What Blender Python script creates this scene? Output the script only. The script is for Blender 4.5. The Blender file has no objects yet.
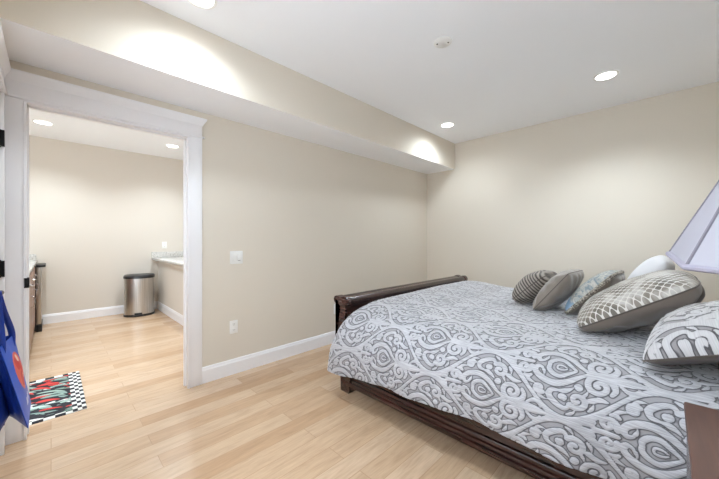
import bpy, bmesh, math, random
import numpy as np
from mathutils import Vector, Matrix, noise
random.seed(7)
C = bpy.context.scene.collection
sc = bpy.context.scene
PI = math.pi

# ------------------------------------------------------------------ camera, light, exposure
cam_d = bpy.data.cameras.new('camera')
cam_d.sensor_width = 36.0
cam_d.lens = 307.0 / 719.0 * 36.0
cam_d.clip_start = 0.02
cam = bpy.data.objects.new('camera', cam_d)
cam.location = (0, 0, 1.22)
cam.rotation_euler = (PI / 2, 0, math.radians(44.87))
C.objects.link(cam)
sc.camera = cam

w = bpy.data.worlds.new('world')
w.use_nodes = True
w.node_tree.nodes['Background'].inputs[0].default_value = (0.80, 0.90, 1, 1)
w.node_tree.nodes['Background'].inputs[1].default_value = 5.6
sc.world = w
sc.view_settings.view_transform = 'Standard'
sc.view_settings.look = 'None'
sc.view_settings.gamma = 1
sc.view_settings.use_curve_mapping = False
sc.view_settings.exposure = 0.66
sc.cycles.max_bounces = 16
sc.cycles.diffuse_bounces = 10
sc.cycles.glossy_bounces = 4
sc.cycles.sample_clamp_indirect = 4
CAN_W = 60.0          # watts of one ceiling can
CAN_COL = (0.82, 0.925, 1.0)

# dimensions
WL, WR, WB, WF = -2.785, 0.66, 4.378, -0.215     # left, right, back wall, wall beside the camera
CEIL, SOF, SOFX = 2.69, 2.298, -2.288
WT = 0.12
FX = -6.35                                       # far wall of the next room

# ------------------------------------------------------------------ materials
def srgb(r, g, b):
    f = lambda c: (c / 255 / 12.92) if c / 255 <= 0.04045 else ((c / 255 + 0.055) / 1.055) ** 2.4
    return (f(r), f(g), f(b), 1)

def new_mat(name, col, rough=0.5, metal=0.0, **kw):
    m = bpy.data.materials.new(name)
    m.use_nodes = True
    b = m.node_tree.nodes['Principled BSDF']
    b.inputs['Base Color'].default_value = col
    b.inputs['Roughness'].default_value = rough
    b.inputs['Metallic'].default_value = metal
    for k, v in kw.items():
        b.inputs[k.replace('_', ' ')].default_value = v
    return m

def nd(m, t, **kw):
    n = m.node_tree.nodes.new(t)
    for k, v in kw.items():
        setattr(n, k, v)
    return n

def lk(m, a, b):
    m.node_tree.links.new(a, b)

def coords(m, scale=(1, 1, 1), kind='Object', rot=(0, 0, 0)):
    tc = nd(m, 'ShaderNodeTexCoord')
    mp = nd(m, 'ShaderNodeMapping')
    mp.inputs['Scale'].default_value = scale
    mp.inputs['Rotation'].default_value = rot
    lk(m, tc.outputs[kind], mp.inputs['Vector'])
    return mp.outputs['Vector']

def noise_tex(m, vec, scale, detail=4, rough=0.55, dist=0):
    n = nd(m, 'ShaderNodeTexNoise')
    n.inputs['Scale'].default_value = scale
    n.inputs['Detail'].default_value = detail
    n.inputs['Roughness'].default_value = rough
    n.inputs['Distortion'].default_value = dist
    lk(m, vec, n.inputs['Vector'])
    return n.outputs['Fac']

def ramp(m, fac, stops):
    r = nd(m, 'ShaderNodeValToRGB')
    e = r.color_ramp.elements
    while len(e) < len(stops):
        e.new(0.5)
    for q, (p, c) in zip(e, stops):
        q.position = p
        q.color = c
    lk(m, fac, r.inputs['Fac'])
    return r.outputs['Color']

def bump(m, h, strength, dist=0.001):
    b = nd(m, 'ShaderNodeBump')
    b.inputs['Strength'].default_value = strength
    b.inputs['Distance'].default_value = dist
    lk(m, h, b.inputs['Height'])
    lk(m, b.outputs['Normal'], m.node_tree.nodes['Principled BSDF'].inputs['Normal'])

def bsdf(m):
    return m.node_tree.nodes['Principled BSDF']

def mixc(m, fac, a, b, mode='MIX'):
    n = nd(m, 'ShaderNodeMix', data_type='RGBA', blend_type=mode)
    for s, v in ((0, fac), (6, a), (7, b)):
        if isinstance(v, (int, float, tuple)):
            n.inputs[s].default_value = v
        else:
            lk(m, v, n.inputs[s])
    return n.outputs[2]

def mul(m, a, k, op='MULTIPLY'):
    n = nd(m, 'ShaderNodeMath', operation=op)
    for s, v in ((0, a), (1, k)):
        if isinstance(v, (int, float)):
            n.inputs[s].default_value = v
        else:
            lk(m, v, n.inputs[s])
    return n.outputs[0]

def paint(name, col, rough=0.6, b=0.12):
    m = new_mat(name, col, rough)
    bump(m, noise_tex(m, coords(m), 220, 2), b, 0.0006)
    return m

M_WALL = paint('beige wall paint', srgb(221, 213, 200), 0.75)
M_WALL2 = paint('grey beige wall paint', srgb(216, 209, 199), 0.75)
M_CEIL = paint('white ceiling paint', srgb(248, 250, 254), 0.85)
M_TRIM = new_mat('white trim paint', srgb(240, 240, 243), 0.35)
M_DOOR = new_mat('white door paint', srgb(238, 239, 243), 0.4)
M_BLACK = new_mat('black metal', srgb(22, 22, 24), 0.4, 0.6)
M_BLKP = new_mat('black plastic', srgb(28, 27, 28), 0.35)
M_PLAST = new_mat('white plastic', srgb(240, 240, 238), 0.3)
M_SLOT = new_mat('dark slot', srgb(60, 58, 55), 0.6)
M_CHROME = new_mat('chrome', srgb(205, 205, 208), 0.15, 1.0)

def wood_floor():
    m = new_mat('maple plank floor', srgb(220, 185, 145), 0.3)
    v = coords(m, (1, 1, 1), 'Object', (0, 0, PI / 2))
    br = nd(m, 'ShaderNodeTexBrick')
    br.offset = 0.37
    br.inputs['Scale'].default_value = 1
    br.inputs['Brick Width'].default_value = 1.15
    br.inputs['Row Height'].default_value = 0.127
    br.inputs['Mortar Size'].default_value = 0.0016
    br.inputs['Mortar Smooth'].default_value = 0.3
    br.inputs['Bias'].default_value = 0
    br.inputs['Color1'].default_value = (0, 0, 0, 1)
    br.inputs['Color2'].default_value = (1, 1, 1, 1)
    br.inputs['Mortar'].default_value = (0.5, 0.5, 0.5, 1)
    lk(m, v, br.inputs['Vector'])
    tone = ramp(m, br.outputs['Color'], [(0, srgb(206, 179, 152)), (0.45, srgb(201, 173, 144)), (0.75, srgb(196, 166, 136)), (1, srgb(186, 153, 121))])
    # grain, shifted per plank
    tc = nd(m, 'ShaderNodeTexCoord')
    add = nd(m, 'ShaderNodeVectorMath', operation='MULTIPLY_ADD')
    lk(m, br.outputs['Color'], add.inputs[0])
    add.inputs[1].default_value = (7, 9, 5)
    lk(m, tc.outputs['Object'], add.inputs[2])
    mp = nd(m, 'ShaderNodeMapping')
    mp.inputs['Scale'].default_value = (9, 1.1, 1)
    lk(m, add.outputs[0], mp.inputs['Vector'])
    g = noise_tex(m, mp.outputs['Vector'], 3.2, 6, 0.6, 0.9)
    gr = ramp(m, g, [(0.3, (0.84, 0.82, 0.80, 1)), (0.5, (0.97, 0.97, 0.97, 1)), (0.7, (1.06, 1.06, 1.06, 1))])
    mp2 = nd(m, 'ShaderNodeMapping')
    mp2.inputs['Scale'].default_value = (60, 3, 1)
    lk(m, add.outputs[0], mp2.inputs['Vector'])
    g2 = noise_tex(m, mp2.outputs['Vector'], 3, 3)
    gr2 = ramp(m, g2, [(0.35, (0.93, 0.93, 0.93, 1)), (0.6, (1.02, 1.02, 1.02, 1))])
    mp3 = nd(m, 'ShaderNodeMapping')
    mp3.inputs['Scale'].default_value = (6, 2.2, 1)
    lk(m, add.outputs[0], mp3.inputs['Vector'])
    g3 = noise_tex(m, mp3.outputs['Vector'], 1.5, 3, 0.6, 0.5)
    gr3 = ramp(m, g3, [(0.68, (1, 1, 1, 1)), (0.78, (0.84, 0.79, 0.74, 1))])
    c = mixc(m, 1.0, tone, gr, 'MULTIPLY')
    c = mixc(m, 1.0, c, gr2, 'MULTIPLY')
    c = mixc(m, 1.0, c, gr3, 'MULTIPLY')
    c = mixc(m, mul(m, br.outputs['Fac'], 0.55), c, srgb(150, 112, 78))
    lk(m, c, bsdf(m).inputs['Base Color'])
    inv = mul(m, 1.0, br.outputs['Fac'], 'SUBTRACT')
    bump(m, inv, 0.35, 0.001)
    bsdf(m).inputs['Roughness'].default_value = 0.27
    bsdf(m).inputs['Specular IOR Level'].default_value = 0.42
    return m
M_FLOOR = wood_floor()

def wood(name, dark, light, rough=0.25, scale=(1, 14, 14)):
    m = new_mat(name, dark, rough)
    f = noise_tex(m, coords(m, scale), 3, 5, 0.6, 0.6)
    lk(m, ramp(m, f, [(0.3, dark), (0.7, light)]), bsdf(m).inputs['Base Color'])
    bsdf(m).inputs['Coat Weight'].default_value = 0.3
    bsdf(m).inputs['Coat Roughness'].default_value = 0.15
    return m
M_BED = wood('dark cherry wood', srgb(44, 27, 24), srgb(70, 42, 36))
M_BEDY = wood('dark cherry wood crosswise', srgb(40, 25, 22), srgb(60, 37, 32), 0.25, (14, 1, 14))
M_NSTOP = wood('reddish brown wood top', srgb(76, 47, 36), srgb(94, 60, 46), 0.5, (14, 1.2, 14))
M_NSTOP.node_tree.nodes['Principled BSDF'].inputs['Coat Weight'].default_value = 0
M_CAB = wood('brown cabinet wood', srgb(120, 84, 66), srgb(142, 102, 82), 0.4, (6, 6, 1))

def granite():
    m = new_mat('speckled pale granite', srgb(205, 203, 198), 0.2)
    f = noise_tex(m, coords(m), 45, 6, 0.8)
    lk(m, ramp(m, f, [(0.35, srgb(150, 146, 142)), (0.5, srgb(208, 206, 202)), (0.7, srgb(226, 225, 222))]), bsdf(m).inputs['Base Color'])
    return m
M_GRAN = granite()

def steel():
    m = new_mat('brushed stainless steel', srgb(190, 186, 180), 0.3, 1.0)
    f = noise_tex(m, coords(m, (60, 60, 0.6)), 4, 3)
    lk(m, ramp(m, f, [(0.3, srgb(170, 166, 160)), (0.7, srgb(205, 202, 198))]), bsdf(m).inputs['Base Color'])
    bump(m, f, 0.15, 0.0005)
    bsdf(m).inputs['Anisotropic'].default_value = 0.7
    return m
M_STEEL = steel()

M_EMIT = bpy.data.materials.new('glowing lamp lens')
M_EMIT.use_nodes = True
_b = bsdf(M_EMIT)
_b.inputs['Base Color'].default_value = (1, 1, 1, 1)
_b.inputs['Emission Color'].default_value = (1, 0.98, 0.95, 1)
_b.inputs['Emission Strength'].default_value = 6

def fabric(name, col, rough=0.85, sheen=0.3, fine=900, strength=0.25):
    m = new_mat(name, col, rough)
    bsdf(m).inputs['Sheen Weight'].default_value = sheen
    bump(m, noise_tex(m, coords(m), fine, 2), strength, 0.0006)
    return m

def attr(m, name):
    n = nd(m, 'ShaderNodeAttribute', attribute_name=name)
    return n

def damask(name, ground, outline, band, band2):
    """woven pattern with painted shade along the band edges: 'sdf' is the distance (in cm) to the edge of the raised scroll bands"""
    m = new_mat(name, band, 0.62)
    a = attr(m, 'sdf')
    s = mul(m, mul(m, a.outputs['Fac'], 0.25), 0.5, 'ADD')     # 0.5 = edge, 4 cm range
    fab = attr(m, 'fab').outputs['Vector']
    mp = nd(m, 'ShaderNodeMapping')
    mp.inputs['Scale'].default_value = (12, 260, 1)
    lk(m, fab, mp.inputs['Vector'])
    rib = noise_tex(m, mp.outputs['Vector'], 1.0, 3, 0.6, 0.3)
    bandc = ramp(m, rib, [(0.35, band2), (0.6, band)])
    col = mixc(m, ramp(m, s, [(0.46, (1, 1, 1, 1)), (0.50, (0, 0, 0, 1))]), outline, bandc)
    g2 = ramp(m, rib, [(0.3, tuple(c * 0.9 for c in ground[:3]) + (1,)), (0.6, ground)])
    # order from inside a band outwards: band, thin dark outline (woven line plus painted edge shadow), ground
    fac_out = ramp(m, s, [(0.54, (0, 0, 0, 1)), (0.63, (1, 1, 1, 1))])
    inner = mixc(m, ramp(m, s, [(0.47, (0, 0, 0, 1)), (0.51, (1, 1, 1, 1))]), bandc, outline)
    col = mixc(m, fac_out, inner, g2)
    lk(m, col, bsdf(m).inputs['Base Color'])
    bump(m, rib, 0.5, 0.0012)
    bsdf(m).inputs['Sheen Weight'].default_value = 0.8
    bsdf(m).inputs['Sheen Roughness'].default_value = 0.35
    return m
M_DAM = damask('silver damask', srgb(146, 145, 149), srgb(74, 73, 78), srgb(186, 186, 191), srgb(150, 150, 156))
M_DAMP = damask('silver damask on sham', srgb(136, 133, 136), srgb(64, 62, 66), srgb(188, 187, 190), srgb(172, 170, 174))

M_TAUPE = new_mat('taupe satin', srgb(106, 96, 87), 0.38)
bsdf(M_TAUPE).inputs['Sheen Weight'].default_value = 0.4
M_TAUPEL = new_mat('light taupe satin', srgb(128, 118, 109), 0.36)
bsdf(M_TAUPEL).inputs['Sheen Weight'].default_value = 0.4
bump(M_TAUPEL, noise_tex(M_TAUPEL, coords(M_TAUPEL, (50, 3, 50)), 2, 3), 0.5, 0.004)
M_PIPE = fabric('dark taupe piping', srgb(82, 74, 68))
M_DSATIN = new_mat('dark grey satin', srgb(92, 86, 84), 0.35)
M_LINEN = fabric('white cotton', srgb(212, 212, 217))
M_MATT = fabric('white mattress ticking', srgb(225, 225, 225))

def lattice():
    m = new_mat('taupe lattice brocade', srgb(150, 140, 128), 0.5)
    uv = nd(m, 'ShaderNodeAttribute', attribute_name='fab').outputs['Vector']
    sp = nd(m, 'ShaderNodeSeparateXYZ')
    lk(m, uv, sp.inputs[0])
    u, v = mul(m, sp.outputs[0], 2 * PI / 0.030), mul(m, sp.outputs[1], 2 * PI / 0.036)
    cu = mul(m, u, 0.0, 'COSINE'); cv = mul(m, v, 0.0, 'COSINE')
    s = mul(m, cu, cv, 'ADD')
    a = mul(m, s, 0.0, 'ABSOLUTE')
    line = ramp(m, a, [(0.28, (1, 1, 1, 1)), (0.46, (0, 0, 0, 1))])
    cl = noise_tex(m, uv, 9, 2)
    cell = ramp(m, cl, [(0.42, srgb(176, 172, 167)), (0.5, srgb(130, 122, 113)), (0.62, srgb(98, 91, 82))])
    lk(m, mixc(m, line, cell, srgb(200, 196, 190)), bsdf(m).inputs['Base Color'])
    bump(m, line, 0.5, 0.001)
    return m
M_LATT = lattice()

def ruffle_mat():
    m = new_mat('striped taupe ruffle', srgb(140, 130, 120), 0.5)
    uv = nd(m, 'ShaderNodeAttribute', attribute_name='fab').outputs['Vector']
    sp = nd(m, 'ShaderNodeSeparateXYZ')
    lk(m, uv, sp.inputs[0])
    n = noise_tex(m, uv, 14, 3)
    ph = mul(m, mul(m, sp.outputs[1], 2 * PI / 0.022), mul(m, n, 5.0), 'ADD')
    w_ = mul(m, mul(m, mul(m, ph, 0.0, 'SINE'), 0.5), 0.5, 'ADD')
    lk(m, ramp(m, w_, [(0.15, srgb(70, 63, 58)), (0.45, srgb(124, 115, 107)), (0.8, srgb(160, 152, 144))]), bsdf(m).inputs['Base Color'])
    bump(m, w_, 0.9, 0.006)
    return m
M_RUFF = ruffle_mat()

def blue_mat():
    m = new_mat('cream and pale blue brocade', srgb(185, 190, 192), 0.6)
    uv = nd(m, 'ShaderNodeAttribute', attribute_name='fab').outputs['Vector']
    sp = nd(m, 'ShaderNodeSeparateXYZ')
    lk(m, uv, sp.inputs[0])
    n = noise_tex(m, uv, 34, 4, 0.6, 1.2)
    c1 = ramp(m, n, [(0.40, srgb(122, 136, 144)), (0.52, srgb(172, 173, 168)), (0.62, srgb(192, 189, 182))])
    f = mul(m, mul(m, sp.outputs[1], 1.0), mul(m, noise_tex(m, uv, 7, 2), 0.10), 'ADD')
    msk = ramp(m, mul(m, mul(m, f, 2.6), 0.5, 'ADD'), [(0.33, (1, 1, 1, 1)), (0.42, (0, 0, 0, 1))])
    lk(m, mixc(m, msk, c1, srgb(128, 156, 182)), bsdf(m).inputs['Base Color'])
    return m
M_BLUE = blue_mat()
M_BRAID = new_mat('patterned taupe braid', srgb(120, 112, 100), 0.6)
lk(M_BRAID, ramp(M_BRAID, noise_tex(M_BRAID, coords(M_BRAID), 90, 3), [(0.4, srgb(88, 80, 72)), (0.6, srgb(178, 170, 156))]), bsdf(M_BRAID).inputs['Base Color'])

def vcol(name, rough=0.7, **kw):
    m = new_mat(name, (1, 1, 1, 1), rough, **kw)
    lk(m, attr(m, 'col').outputs['Color'], bsdf(m).inputs['Base Color'])
    return m
M_RUG = vcol('printed mat fabric', 0.9)
M_BAGP = vcol('printed blue bag cloth', 0.45)
M_BAG = new_mat('blue bag cloth', srgb(26, 62, 158), 0.42)
bump(M_BAG, noise_tex(M_BAG, coords(M_BAG), 14, 3), 0.5, 0.01)
M_SHADE = new_mat('pale lilac lampshade cloth', srgb(158, 156, 166), 0.85)
bsdf(M_SHADE).inputs['Transmission Weight'].default_value = 0.0
M_SHTRIM = new_mat('lilac shade trim', srgb(150, 146, 161), 0.6)
M_SHLINE = new_mat('grey shade stitching', srgb(118, 115, 126), 0.7)
M_BRONZE = new_mat('dark bronze', srgb(70, 52, 42), 0.35, 0.7)

# ------------------------------------------------------------------ mesh helpers
def bx(bm, x0, x1, y0, y1, z0, z1, bevel=0.0):
    vs = [bm.verts.new((x, y, z)) for x in (x0, x1) for y in (y0, y1) for z in (z0, z1)]
    fs = [(0, 1, 3, 2), (4, 6, 7, 5), (0, 4, 5, 1), (2, 3, 7, 6), (0, 2, 6, 4), (1, 5, 7, 3)]
    faces = [bm.faces.new([vs[i] for i in f]) for f in fs]
    if bevel:
        es = list({e for f in faces for e in f.edges})
        bmesh.ops.bevel(bm, geom=es, offset=bevel, segments=2, affect='EDGES', profile=0.5)
    return faces

def box(*a, bevel=0.0):
    bm = bmesh.new()
    bx(bm, *a, bevel=bevel)
    return bm

def smooth(o, ang=40):
    me = o.data
    me.polygons.foreach_set('use_smooth', [True] * len(me.polygons))
    try:
        me.set_sharp_from_angle(angle=math.radians(ang))
    except Exception:
        pass

def obj(name, bm, mat, parent=None, sm=True, loc=None):
    me = bpy.data.meshes.new(name)
    if isinstance(bm, bmesh.types.BMesh):
        bmesh.ops.recalc_face_normals(bm, faces=bm.faces)
        bm.to_mesh(me)
        bm.free()
    else:
        v, f = bm
        me.from_pydata(v, [], f)
    for m_ in (mat if isinstance(mat, (list, tuple)) else [mat]):
        me.materials.append(m_)
    o = bpy.data.objects.new(name, me)
    C.objects.link(o)
    if parent:
        o.parent = parent
    if loc:
        o.location = loc
    if sm:
        smooth(o)
    return o

def tag(o, label, cat, group=None, kind=None):
    o['label'] = label
    o['category'] = cat
    if group: o['group'] = group
    if kind: o['kind'] = kind
    return o

def thing(name, label, cat, loc=(0, 0, 0), rot=(0, 0, 0), group=None):
    o = bpy.data.objects.new(name, None)
    o.empty_display_size = 0.1
    o.location = loc
    o.rotation_euler = rot
    C.objects.link(o)
    return tag(o, label, cat, group)

def struct(name, bm, mat, label, cat, parent=None, sm=False):
    o = obj(name, bm, mat, parent, sm=sm)
    if not parent:
        o['kind'] = 'structure'
        o['label'] = label
        o['category'] = cat
    return o

def extrude(bm, pts, axis, a, b):
    """closed 2D outline extruded along axis (0,1,2) from a to b"""
    def mk(p, t):
        c = [0, 0, 0]
        o = [i for i in range(3) if i != axis]
        c[axis] = t; c[o[0]] = p[0]; c[o[1]] = p[1]
        return c
    A = [bm.verts.new(mk(p, a)) for p in pts]
    B = [bm.verts.new(mk(p, b)) for p in pts]
    n = len(pts)
    for i in range(n):
        bm.faces.new((A[i], A[(i + 1) % n], B[(i + 1) % n], B[i]))
    fa = bm.faces.new(A); fb = bm.faces.new(B[::-1])
    bmesh.ops.triangulate(bm, faces=[fa, fb])

def lathe(bm, prof, cx=0, cy=0, n=32, sx=1, sy=1):
    rings = []
    for r, z in prof:
        rings.append([bm.verts.new((cx + sx * r * math.cos(2 * PI * k / n), cy + sy * r * math.sin(2 * PI * k / n), z)) for k in range(n)])
    for a, b in zip(rings, rings[1:]):
        for k in range(n):
            bm.faces.new((a[k], a[(k + 1) % n], b[(k + 1) % n], b[k]))
    bm.faces.new(rings[0][::-1]); bm.faces.new(rings[-1])

def catmull(pts, per=8, closed=False):
    P = [Vector(p) for p in pts]
    n = len(P)
    out = []
    rng = range(n) if closed else range(n - 1)
    for i in rng:
        p0 = P[(i - 1) % n] if closed or i > 0 else P[0]
        p1 = P[i]; p2 = P[(i + 1) % n]
        p3 = P[(i + 2) % n] if closed or i + 2 < n else P[-1]
        for k in range(per):
            t = k / per
            out.append(0.5 * ((2 * p1) + (-p0 + p2) * t + (2 * p0 - 5 * p1 + 4 * p2 - p3) * t * t + (-p0 + 3 * p1 - 3 * p2 + p3) * t ** 3))
    if not closed:
        out.append(P[-1])
    return out

def tube(bm, pts, r, n=8, closed=False):
    P = [Vector(p) for p in pts]
    rings = []
    N = len(P)
    up = Vector((0.12, 0.31, 0.94)).normalized()
    for i, p in enumerate(P):
        a = P[(i - 1) % N] if closed or i > 0 else P[i]
        b = P[(i + 1) % N] if closed or i < N - 1 else P[i]
        d = (b - a).normalized()
        s = d.cross(up)
        if s.length < 1e-3: s = d.cross(Vector((1, 0, 0)))
        s.normalize(); t = s.cross(d)
        rr = r[i] if isinstance(r, (list, tuple)) else r
        rings.append([bm.verts.new(p + rr * (math.cos(2 * PI * k / n) * s + math.sin(2 * PI * k / n) * t)) for k in range(n)])
    M = N if closed else N - 1
    for i in range(M):
        A, B = rings[i], rings[(i + 1) % N]
        for k in range(n):
            bm.faces.new((A[k], A[(k + 1) % n], B[(k + 1) % n], B[k]))
    if not closed:
        bm.faces.new(rings[0][::-1]); bm.faces.new(rings[-1])

def grid_mesh(name, P, mats, attrs=None, cols=None, parent=None, close_u=False):
    """P: (nu, nv, 3) array"""
    nu, nv = P.shape[:2]
    idx = np.arange(nu * nv).reshape(nu, nv)
    q = np.stack([idx[:-1, :-1], idx[1:, :-1], idx[1:, 1:], idx[:-1, 1:]], -1).reshape(-1, 4)
    me = bpy.data.meshes.new(name)
    me.vertices.add(nu * nv)
    me.vertices.foreach_set('co', P.reshape(-1).astype(np.float32))
    me.loops.add(q.size)
    me.loops.foreach_set('vertex_index', q.reshape(-1).astype(np.int32))
    me.polygons.add(len(q))
    me.polygons.foreach_set('loop_start', np.arange(0, q.size, 4, dtype=np.int32))
    me.polygons.foreach_set('use_smooth', np.ones(len(q), bool))
    me.update(calc_edges=True)
    me.validate()
    set_attrs(me, attrs, cols)
    for m_ in (mats if isinstance(mats, (list, tuple)) else [mats]):
        me.materials.append(m_)
    o = bpy.data.objects.new(name, me)
    C.objects.link(o)
    if parent: o.parent = parent
    return o

def set_attrs(me, attrs=None, cols=None):
    for k, a in (attrs or {}).items():
        a = np.asarray(a, np.float32)
        if a.ndim >= 2 and a.shape[-1] == 3:
            at = me.attributes.new(k, 'FLOAT_VECTOR', 'POINT')
            at.data.foreach_set('vector', a.reshape(-1))
        else:
            at = me.attributes.new(k, 'FLOAT', 'POINT')
            at.data.foreach_set('value', a.reshape(-1))
    for k, a in (cols or {}).items():
        at = me.color_attributes.new(k, 'FLOAT_COLOR', 'POINT')
        at.data.foreach_set('color', np.asarray(a, np.float32).reshape(-1))

# ------------------------------------------------------------------ the setting
struct('floor', box(-6.47, WR + .12, -1.0, WB + .12, -0.12, 0), M_FLOOR, 'light maple plank floor running through both rooms', 'floor')
struct('ceiling', box(-6.47, WR + .12, -1.0, WB + .12, CEIL, CEIL + .12), M_CEIL, 'flat white painted ceiling with recessed lights', 'ceiling')

OY0, OY1, OZ = -0.104, 0.787, 2.055        # opening in the left wall
bm = bmesh.new()
bx(bm, WL - WT, WL, WF, OY0 - .02, 0, CEIL)
bx(bm, WL - WT, WL, OY1 + .02, WB, 0, CEIL)
bx(bm, WL - WT, WL, OY0 - .02, OY1 + .02, OZ + .02, CEIL)
struct('wall_left', bm, M_WALL, 'beige wall with the cased opening into the next room', 'wall')
struct('wall_back', box(WL - WT, WR + .12, WB, WB + .12, 0, CEIL), M_WALL, 'plain beige wall behind the bed', 'wall')
struct('wall_right', box(WR, WR + .12, WF, WB, 0, CEIL), M_WALL, 'beige wall behind the headboard', 'wall')
DX0, DX1, DZ = -2.655, -1.85, 2.055      # closed door in the wall beside the camera
bm = bmesh.new()
bx(bm, WL, DX0, WF - .12, WF, 0, CEIL)
WX0, WX1, WZ0, WZ1 = -1.55, -.30, .80, 2.20       # added window, unseen behind the camera, lets in fill daylight
bx(bm, DX1, WX0, WF - .12, WF, 0, CEIL)
bx(bm, WX1, WR, WF - .12, WF, 0, CEIL)
bx(bm, WX0, WX1, WF - .12, WF, 0, WZ0)
bx(bm, WX0, WX1, WF - .12, WF, WZ1, CEIL)
bx(bm, DX0, DX1, WF - .12, WF, DZ, CEIL)
struct('wall_front', bm, M_WALL, 'beige wall holding the closed white door', 'wall')

win = bpy.data.objects.new('added_window_1', None); C.objects.link(win)
win['kind'] = 'structure'; win['label'] = 'added white framed window for fill daylight, unseen behind the camera'; win['category'] = 'window'
bm = bmesh.new()
ym = WF - .07
for (a, b, c, d) in ((WX0, WX0 + .05, WZ0, WZ1), (WX1 - .05, WX1, WZ0, WZ1), (WX0, WX1, WZ0, WZ0 + .05), (WX0, WX1, WZ1 - .05, WZ1), ((WX0 + WX1) / 2 - .03, (WX0 + WX1) / 2 + .03, WZ0, WZ1)):
    bx(bm, a, b, ym - .025, ym + .025, c, d)
obj('added_window_frame', bm, M_TRIM, win)
obj('added_window_sill', box(WX0 - .04, WX1 + .04, WF - .045, WF + .04, WZ0 - .025, WZ0, bevel=.004), M_TRIM, win)
M_GLASS = new_mat('clear added window glass', (1, 1, 1, 1), 0.0)
bsdf(M_GLASS).inputs['Transmission Weight'].default_value = 1.0
bsdf(M_GLASS).inputs['IOR'].default_value = 1.02
obj('added_window_pane', box(WX0 + .04, WX1 - .04, ym - .003, ym + .003, WZ0 + .04, WZ1 - .04), M_GLASS, win)
# the added window as a light portal for the sky outside
pd = bpy.data.lights.new('added_window_portal', 'AREA'); pd.shape = 'RECTANGLE'; pd.size = WX1 - WX0; pd.size_y = WZ1 - WZ0
pd.cycles.is_portal = True
po = bpy.data.objects.new('added_window_portal', pd); po.location = ((WX0 + WX1) / 2, WF - .115, (WZ0 + WZ1) / 2)
po.rotation_euler = (PI / 2, 0, 0); C.objects.link(po)
po.rotation_euler = (-PI / 2, 0, 0)
bm = bmesh.new()
fs = bx(bm, WL, SOFX, WF, WB, SOF, CEIL)
soff = struct('soffit', bm, [M_WALL, M_CEIL], 'dropped beige soffit with white underside along the left wall', 'soffit')
for p in soff.data.polygons:
    if p.normal.z < -0.5: p.material_index = 1

# next room
struct('wall_far', box(FX - .12, FX, -.92, 2.52, 0, CEIL), M_WALL2, 'pale wall at the far end of the next room', 'wall')
struct('wall_far_left', box(FX, WL - WT, -.92, -.80, 0, CEIL), M_WALL2, 'side wall behind the brown cabinets', 'wall')
struct('wall_far_right', box(FX, WL - WT, 2.40, 2.52, 0, CEIL), M_WALL2, 'side wall beyond the counter of the next room', 'wall')
struct('wall_half', box(FX, -4.62, 1.33, 1.45, 0, .865), M_WALL2, 'low wall carrying the granite counter', 'wall')

def baseboard(name, x0, x1, y0, y1, face, label):
    """a board with a small stepped top; face = which way it looks"""
    h, t = .135, .016
    pr = [(0, 0), (t, 0), (t, h - .028), (t * .75, h - .020), (t * .6, h - .006), (t * .3, h), (0, h)]
    bm = bmesh.new()
    if face in ('+x', '-x'):
        s = 1 if face == '+x' else -1
        extrude(bm, [(x0 + s * p[0], p[1]) for p in pr], 1, y0, y1)
    else:
        s = 1 if face == '+y' else -1
        extrude(bm, [(y0 + s * p[0], p[1]) for p in pr], 0, x0, x1)
    return struct(name, bm, M_TRIM, label, 'baseboard')
baseboard('baseboard_left', WL, WL, .9, WB, '+x', 'white baseboard along the left bedroom wall')
baseboard('baseboard_back', WL, WR, WB, WB, '-y', 'white baseboard behind the bed')
baseboard('baseboard_right', WR, WR, WF, WB, '-x', 'white baseboard behind the headboard')
baseboard('baseboard_front', DX1 + .12, WR, WF, WF, '+y', 'white baseboard beside the closed door')
baseboard('baseboard_far', FX, FX, -.17, 1.33, '+x', 'white baseboard on the far wall of the next room')
baseboard('baseboard_half', FX, -4.62, 1.33, 1.33, '-y', 'white baseboard under the granite counter')

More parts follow.
